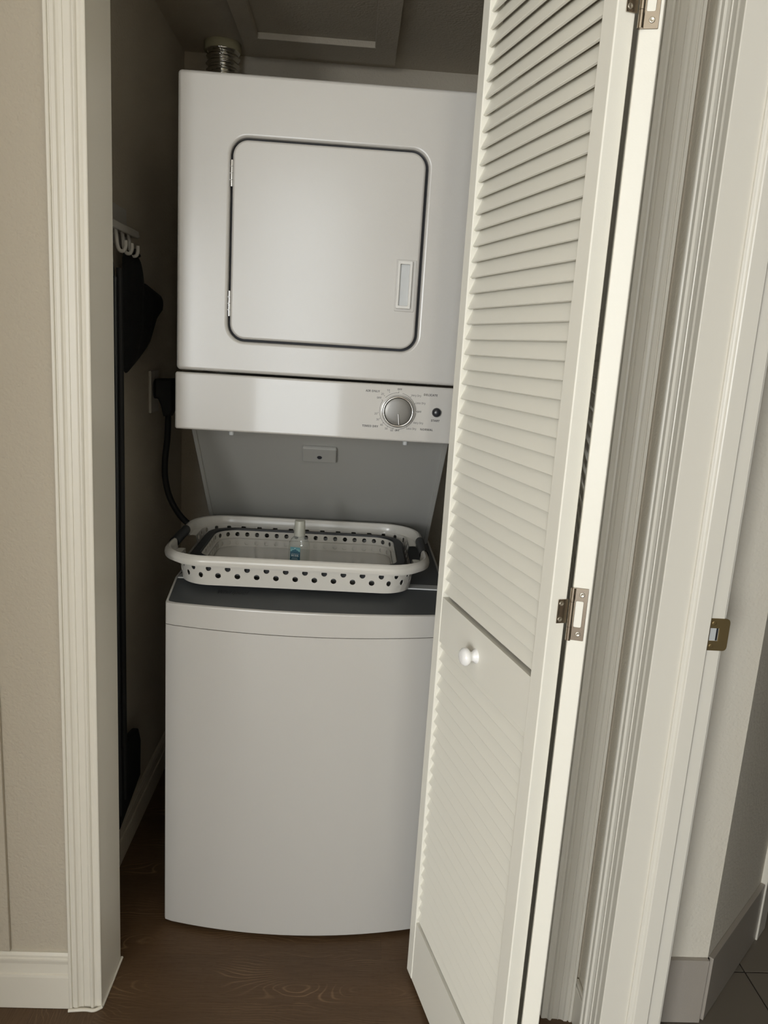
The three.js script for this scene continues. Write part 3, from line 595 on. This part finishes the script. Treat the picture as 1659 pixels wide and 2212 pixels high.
  const skirtRows = [[-0.0215, 0.836], [-0.024, 0.846], [-0.030, 0.8525], [-0.038, 0.853]].map(([o, y]) => Array.from({ length: 96 }, (_, i) => { const p = shell.at(shell.per * i / 96, o); return V(p.x, y, p.z); }));
  for (const [o, y] of [[0.020, 0.850], [0.017, 0.8575], [0.010, 0.8592], [0.0015, 0.8590], [0.0005, 0.8535]]) skirtRows.push(Array.from({ length: 96 }, (_, i) => { // same direction of travel, matched by angle
    const p0 = shell.at(shell.per * i / 96, -0.045); let best = null, bd = 1e9; for (let k = 0; k < 240; k++) { const q = inner.at(inner.per * k / 240, o), dd = (q.x - p0.x) ** 2 + (q.z - p0.z) ** 2; if (dd < bd) { bd = dd; best = q; } } return V(best.x, y, best.z); }));
  obj('rubber_skirt', surface(skirtRows, true), M.rubber, t);
  obj('inner_tub', [wall(inner, 0.834, 0.8545, () => 0, 0.0248, [{ yc: 0.8448, yb: 0.835, yt: 0.8545, shift: 0, hole: 1 }], 0.0056, 0.0014),
    flat(inner, 0, 0.835, -0.006, 0.834),
    wall(inner, 0.8145, 0.834, (y) => -0.006, 0.0248, [{ yc: 0.8245, yb: 0.8150, yt: 0.834, shift: 0, hole: 1 }], 0.0055, 0.002), flat(inner, -0.004, 0.8345, -0.004, 0.814), cap(inner, -0.0085, 0.815)], M.basket, t);
}

// ------------------------------------------------------------------ detergent bottle in the basket
{
  const bxx = 0.2665, bz = -0.06, y0 = 0.8152;
  const b = thing('detergent_bottle', 'small clear plastic detergent bottle with blue label standing in the basket', 'bottle', V(bxx, y0, bz));
  const loop = (w, d, y, r) => { const s = rrectShape(-w, -d, w, d, Math.min(r, w * 0.99, d * 0.99)); return s.getSpacedPoints(48).slice(0, 48).map((p) => V(p.x, y, p.y)); };
  const prof = [[0.018, 0.010, 0, 0.009], [0.0225, 0.0145, 0.0015, 0.011], [0.0238, 0.0158, 0.006, 0.012], [0.0238, 0.0158, 0.062, 0.012], [0.0228, 0.0152, 0.070, 0.013], [0.0185, 0.0138, 0.079, 0.0128], [0.0128, 0.0124, 0.0845, 0.0122], [0.0112, 0.0112, 0.086, 0.0111]];
  const body = surface(prof.map(([w, d, y, r]) => loop(w, d, y, r)), true);
  const turn = -0.22, put = (g) => g.rotateY(turn).translate(bxx, y0, bz);
  obj('body', put(body), M.clear, b);
  obj('cap', put(lathe([[0.0, 0.122], [0.0108, 0.122], [0.0118, 0.1205], [0.0126, 0.100], [0.0128, 0.0865], [0.0120, 0.0862], [0.0112, 0.0866]], 32)), M.capPlastic, b);
  const cv = document.createElement('canvas'); cv.width = 128; cv.height = 256; const c = cv.getContext('2d');
  c.fillStyle = '#2c5a70'; c.fillRect(0, 0, 128, 256); c.fillStyle = '#5f949c'; c.fillRect(0, 0, 128, 58); c.fillStyle = '#85b3b4'; c.fillRect(8, 26, 112, 30);
  c.fillStyle = '#3a6a7c'; for (const [x, y, r] of [[38, 52, 16], [64, 46, 20], [92, 54, 15]]) { c.beginPath(); c.arc(x, y, r, 0, 7); c.fill(); }
  c.fillStyle = '#e9f2f2'; c.beginPath(); c.arc(60, 17, 5, 0, 7); c.fill(); c.fillRect(12, 80, 104, 2);
  c.font = 'bold 38px sans-serif'; c.textAlign = 'center'; c.fillText('ECOS', 62, 120);
  c.fillStyle = '#b9d0d6'; c.fillRect(24, 136, 72, 4); c.fillRect(18, 150, 86, 5); c.fillRect(30, 176, 66, 8);
  const tx = new THREE.CanvasTexture(cv); tx.colorSpace = THREE.SRGBColorSpace;
  const lg = new THREE.PlaneGeometry(0.0235, 0.047).translate(-0.004, 0.039, 0.0162);
  obj('label', put(lg), std('#ffffff', { map: tx, roughness: 0.4, side: THREE.DoubleSide }), b, true);
}

// ------------------------------------------------------------------ things in the gap on the left of the machine
{
  const o = thing('wall_outlet', 'white dryer outlet plate on the left closet wall', 'outlet', V(-0.17, 1.122, -0.47));
  obj('cover_plate', bx(-0.170, -0.1625, 1.122, 1.234, -0.51, -0.43, 0.003), std('#b3aea4', { roughness: 0.5 }), o);
  obj('socket_face', new THREE.CylinderGeometry(0.026, 0.026, 0.004, 28).rotateZ(Math.PI / 2).translate(-0.1608, 1.185, -0.47), M.black, o);
  const c = thing('power_cord', 'thick black power cord with angled plug in the wall outlet', 'power cord', V(-0.127, 1.113, -0.47));
  const ps = new THREE.Shape([[-0.1588, 1.213], [-0.114, 1.216], [-0.111, 1.133], [-0.119, 1.115], [-0.136, 1.115], [-0.142, 1.142], [-0.150, 1.160], [-0.1588, 1.162]].map(([x, y]) => new THREE.Vector2(x, y)));
  obj('plug', slab(ps, -0.445, 0.05, 0.006, 3, 4), M.black, c);
  obj('strain_relief', rod(V(-0.1275, 1.116, -0.47), V(-0.1285, 1.094, -0.47), 0.0075, 14), M.black, c);
  obj('cord', tube([V(-0.1275, 1.118, -0.47), V(-0.129, 1.06, -0.47), V(-0.136, 0.986, -0.47), V(-0.134, 0.935, -0.47), V(-0.118, 0.88, -0.468), V(-0.084, 0.832, -0.462), V(-0.035, 0.79, -0.47), V(-0.012, 0.74, -0.52), V(-0.012, 0.60, -0.60)], 0.0085, 60, 12), M.black, c);
}
{
  const r = thing('hanger_rack', 'white plastic ironing board hanger with hooks on the left closet wall', 'wall rack', V(-0.17, 1.49, -0.12));
  obj('back_plate', bx(-0.170, -0.163, 1.515, 1.60, -0.22, 0.10, 0.002), M.rackGrey, r);
  obj('shelf', [bx(-0.163, -0.132, 1.540, 1.546, -0.215, 0.10, 0.002), bx(-0.136, -0.130, 1.536, 1.552, -0.2, 0.10, 0.003)], M.rackGrey, r);
  for (const z of [-0.075, -0.122, -0.168]) obj('hook', tube([V(-0.145, 1.541, z), V(-0.143, 1.525, z), V(-0.141, 1.508, z), V(-0.136, 1.497, z), V(-0.128, 1.497, z), V(-0.124, 1.506, z), V(-0.124, 1.518, z)], 0.0042, 24, 10), M.rackGrey, r);
}
{
  const t = thing('ironing_board', 'black folded ironing board hung on end along the left closet wall', 'ironing board', V(-0.14, 0.2, 0.05));
  const s = new THREE.Shape(); s.moveTo(-0.17, 0.16); s.lineTo(0.045, 0.16); s.lineTo(0.045, 1.45); s.quadraticCurveTo(0.03, 1.5, -0.03, 1.505); s.lineTo(-0.17, 1.5);
  obj('board', slab(s, 0, 0.022, 0.004, 2, 8).rotateY(Math.PI / 2).translate(-0.137, 0, 0), M.cloth, t);
  obj('leg', tube([V(-0.132, 1.46, -0.058), V(-0.131, 1.0, -0.056), V(-0.131, 0.4, -0.056), V(-0.131, 0.22, -0.06)], 0.007, 30, 10), M.black, t);
  obj('leg', tube([V(-0.131, 1.44, -0.022), V(-0.131, 1.0, -0.02), V(-0.131, 0.4, -0.02), V(-0.131, 0.2, -0.02)], 0.005, 30, 10), M.darkTube, t);
  obj('foot', slab(new THREE.Shape([[0.02, 0.16], [0.20, 0.20], [0.205, 0.30], [0.185, 0.34], [0.06, 0.365], [0.02, 0.36]].map(([x, y]) => new THREE.Vector2(x, y))), 0, 0.02, 0.005, 2, 4).rotateY(Math.PI / 2).translate(-0.131, 0, 0), M.black, t);
}
{
  const t = thing('cloth_bag', 'black cloth bag drooping from the hooks beside the dryer', 'bag', V(-0.14, 1.24, -0.28));
  const raw = [[1.4849, -0.105], [1.5039, -0.135], [1.5042, -0.2232], [1.4326, -0.2453], [1.4462, -0.2857], [1.4259, -0.4416], [1.4154, -0.4612], [1.3937, -0.4516], [1.3654, -0.3807], [1.3021, -0.314], [1.2696, -0.2311], [1.2402, -0.1363], [1.25, -0.105]];
  // a bulging sheet: outline filled, thickest in its middle, with soft folds
  const out = new THREE.CatmullRomCurve3(raw.map(([y, z]) => V(0, y, z)), true, 'catmullrom', 0.15).getSpacedPoints(72).slice(0, 72), c = V(0, 1.37, -0.24), front = [], back = [];
  for (let k = 0; k <= 8; k++) { const s = k / 8, row = [], rb = []; for (const p of out) { const q = c.clone().lerp(p, s), bul = 0.017 * Math.sqrt(Math.max(0, 1 - s * s)), fold = 0.004 * Math.sin(q.z * 70 + q.y * 15) * (1 - s); row.push(V(-0.140 + bul + fold, q.y, q.z)); rb.push(V(-0.140 - bul * 0.5, q.y, q.z)); } front.push(row); back.push(rb); }
  obj('fabric', [surface(front, true), surface(back.reverse(), true)], M.cloth, t);
  obj('strap', tube([V(-0.13, 1.50, -0.15), V(-0.131, 1.508, -0.168), V(-0.13, 1.50, -0.2)], 0.004, 12, 8), M.cloth, t);
}
{
  const t = thing('vent_duct', 'crinkled silver foil vent duct rising behind the dryer', 'vent duct', V(-0.045, 1.2, -0.745));
  const pts = []; for (let i = 0; i <= 90; i++) { const y = 1.2 + i / 90 * 0.9, ph = (y / 0.016) % 1; pts.push([0.043 + 0.0045 * Math.sin(ph * 2 * Math.PI), y]); }
  for (let i = 0; i <= 0; i++) pts.length = pts.length;
  const fine = []; for (let y = 1.2; y <= 2.124; y += 0.003) fine.push([0.043 + 0.0042 * Math.sin(y / 0.017 * 2 * Math.PI), y]);
  const g = lathe(fine, 48), p = g.attributes.position;
  for (let i = 0; i < p.count; i++) { const x = p.getX(i), y = p.getY(i), z = p.getZ(i), a = Math.atan2(z, x), n = 1 + 0.07 * (vnoise(a * 4 + 20, y * 90) - 0.5) + 0.05 * (vnoise(a * 9 + 50, y * 160) - 0.5); p.setXYZ(i, x * n, y, z * n); }
  g.computeVertexNormals();
  obj('foil_hose', g.translate(-0.043, 0, -0.745), M.foil, t);
  obj('collar', lathe([[0.040, 2.112], [0.051, 2.112], [0.0515, 2.1335], [0.040, 2.1335]], 40).translate(-0.045, 0, -0.745), M.tape, t);
}

scene.traverse((o) => { if (o.isMesh) { o.castShadow = true; o.receiveShadow = true; } });
renderer.render(scene, camera);
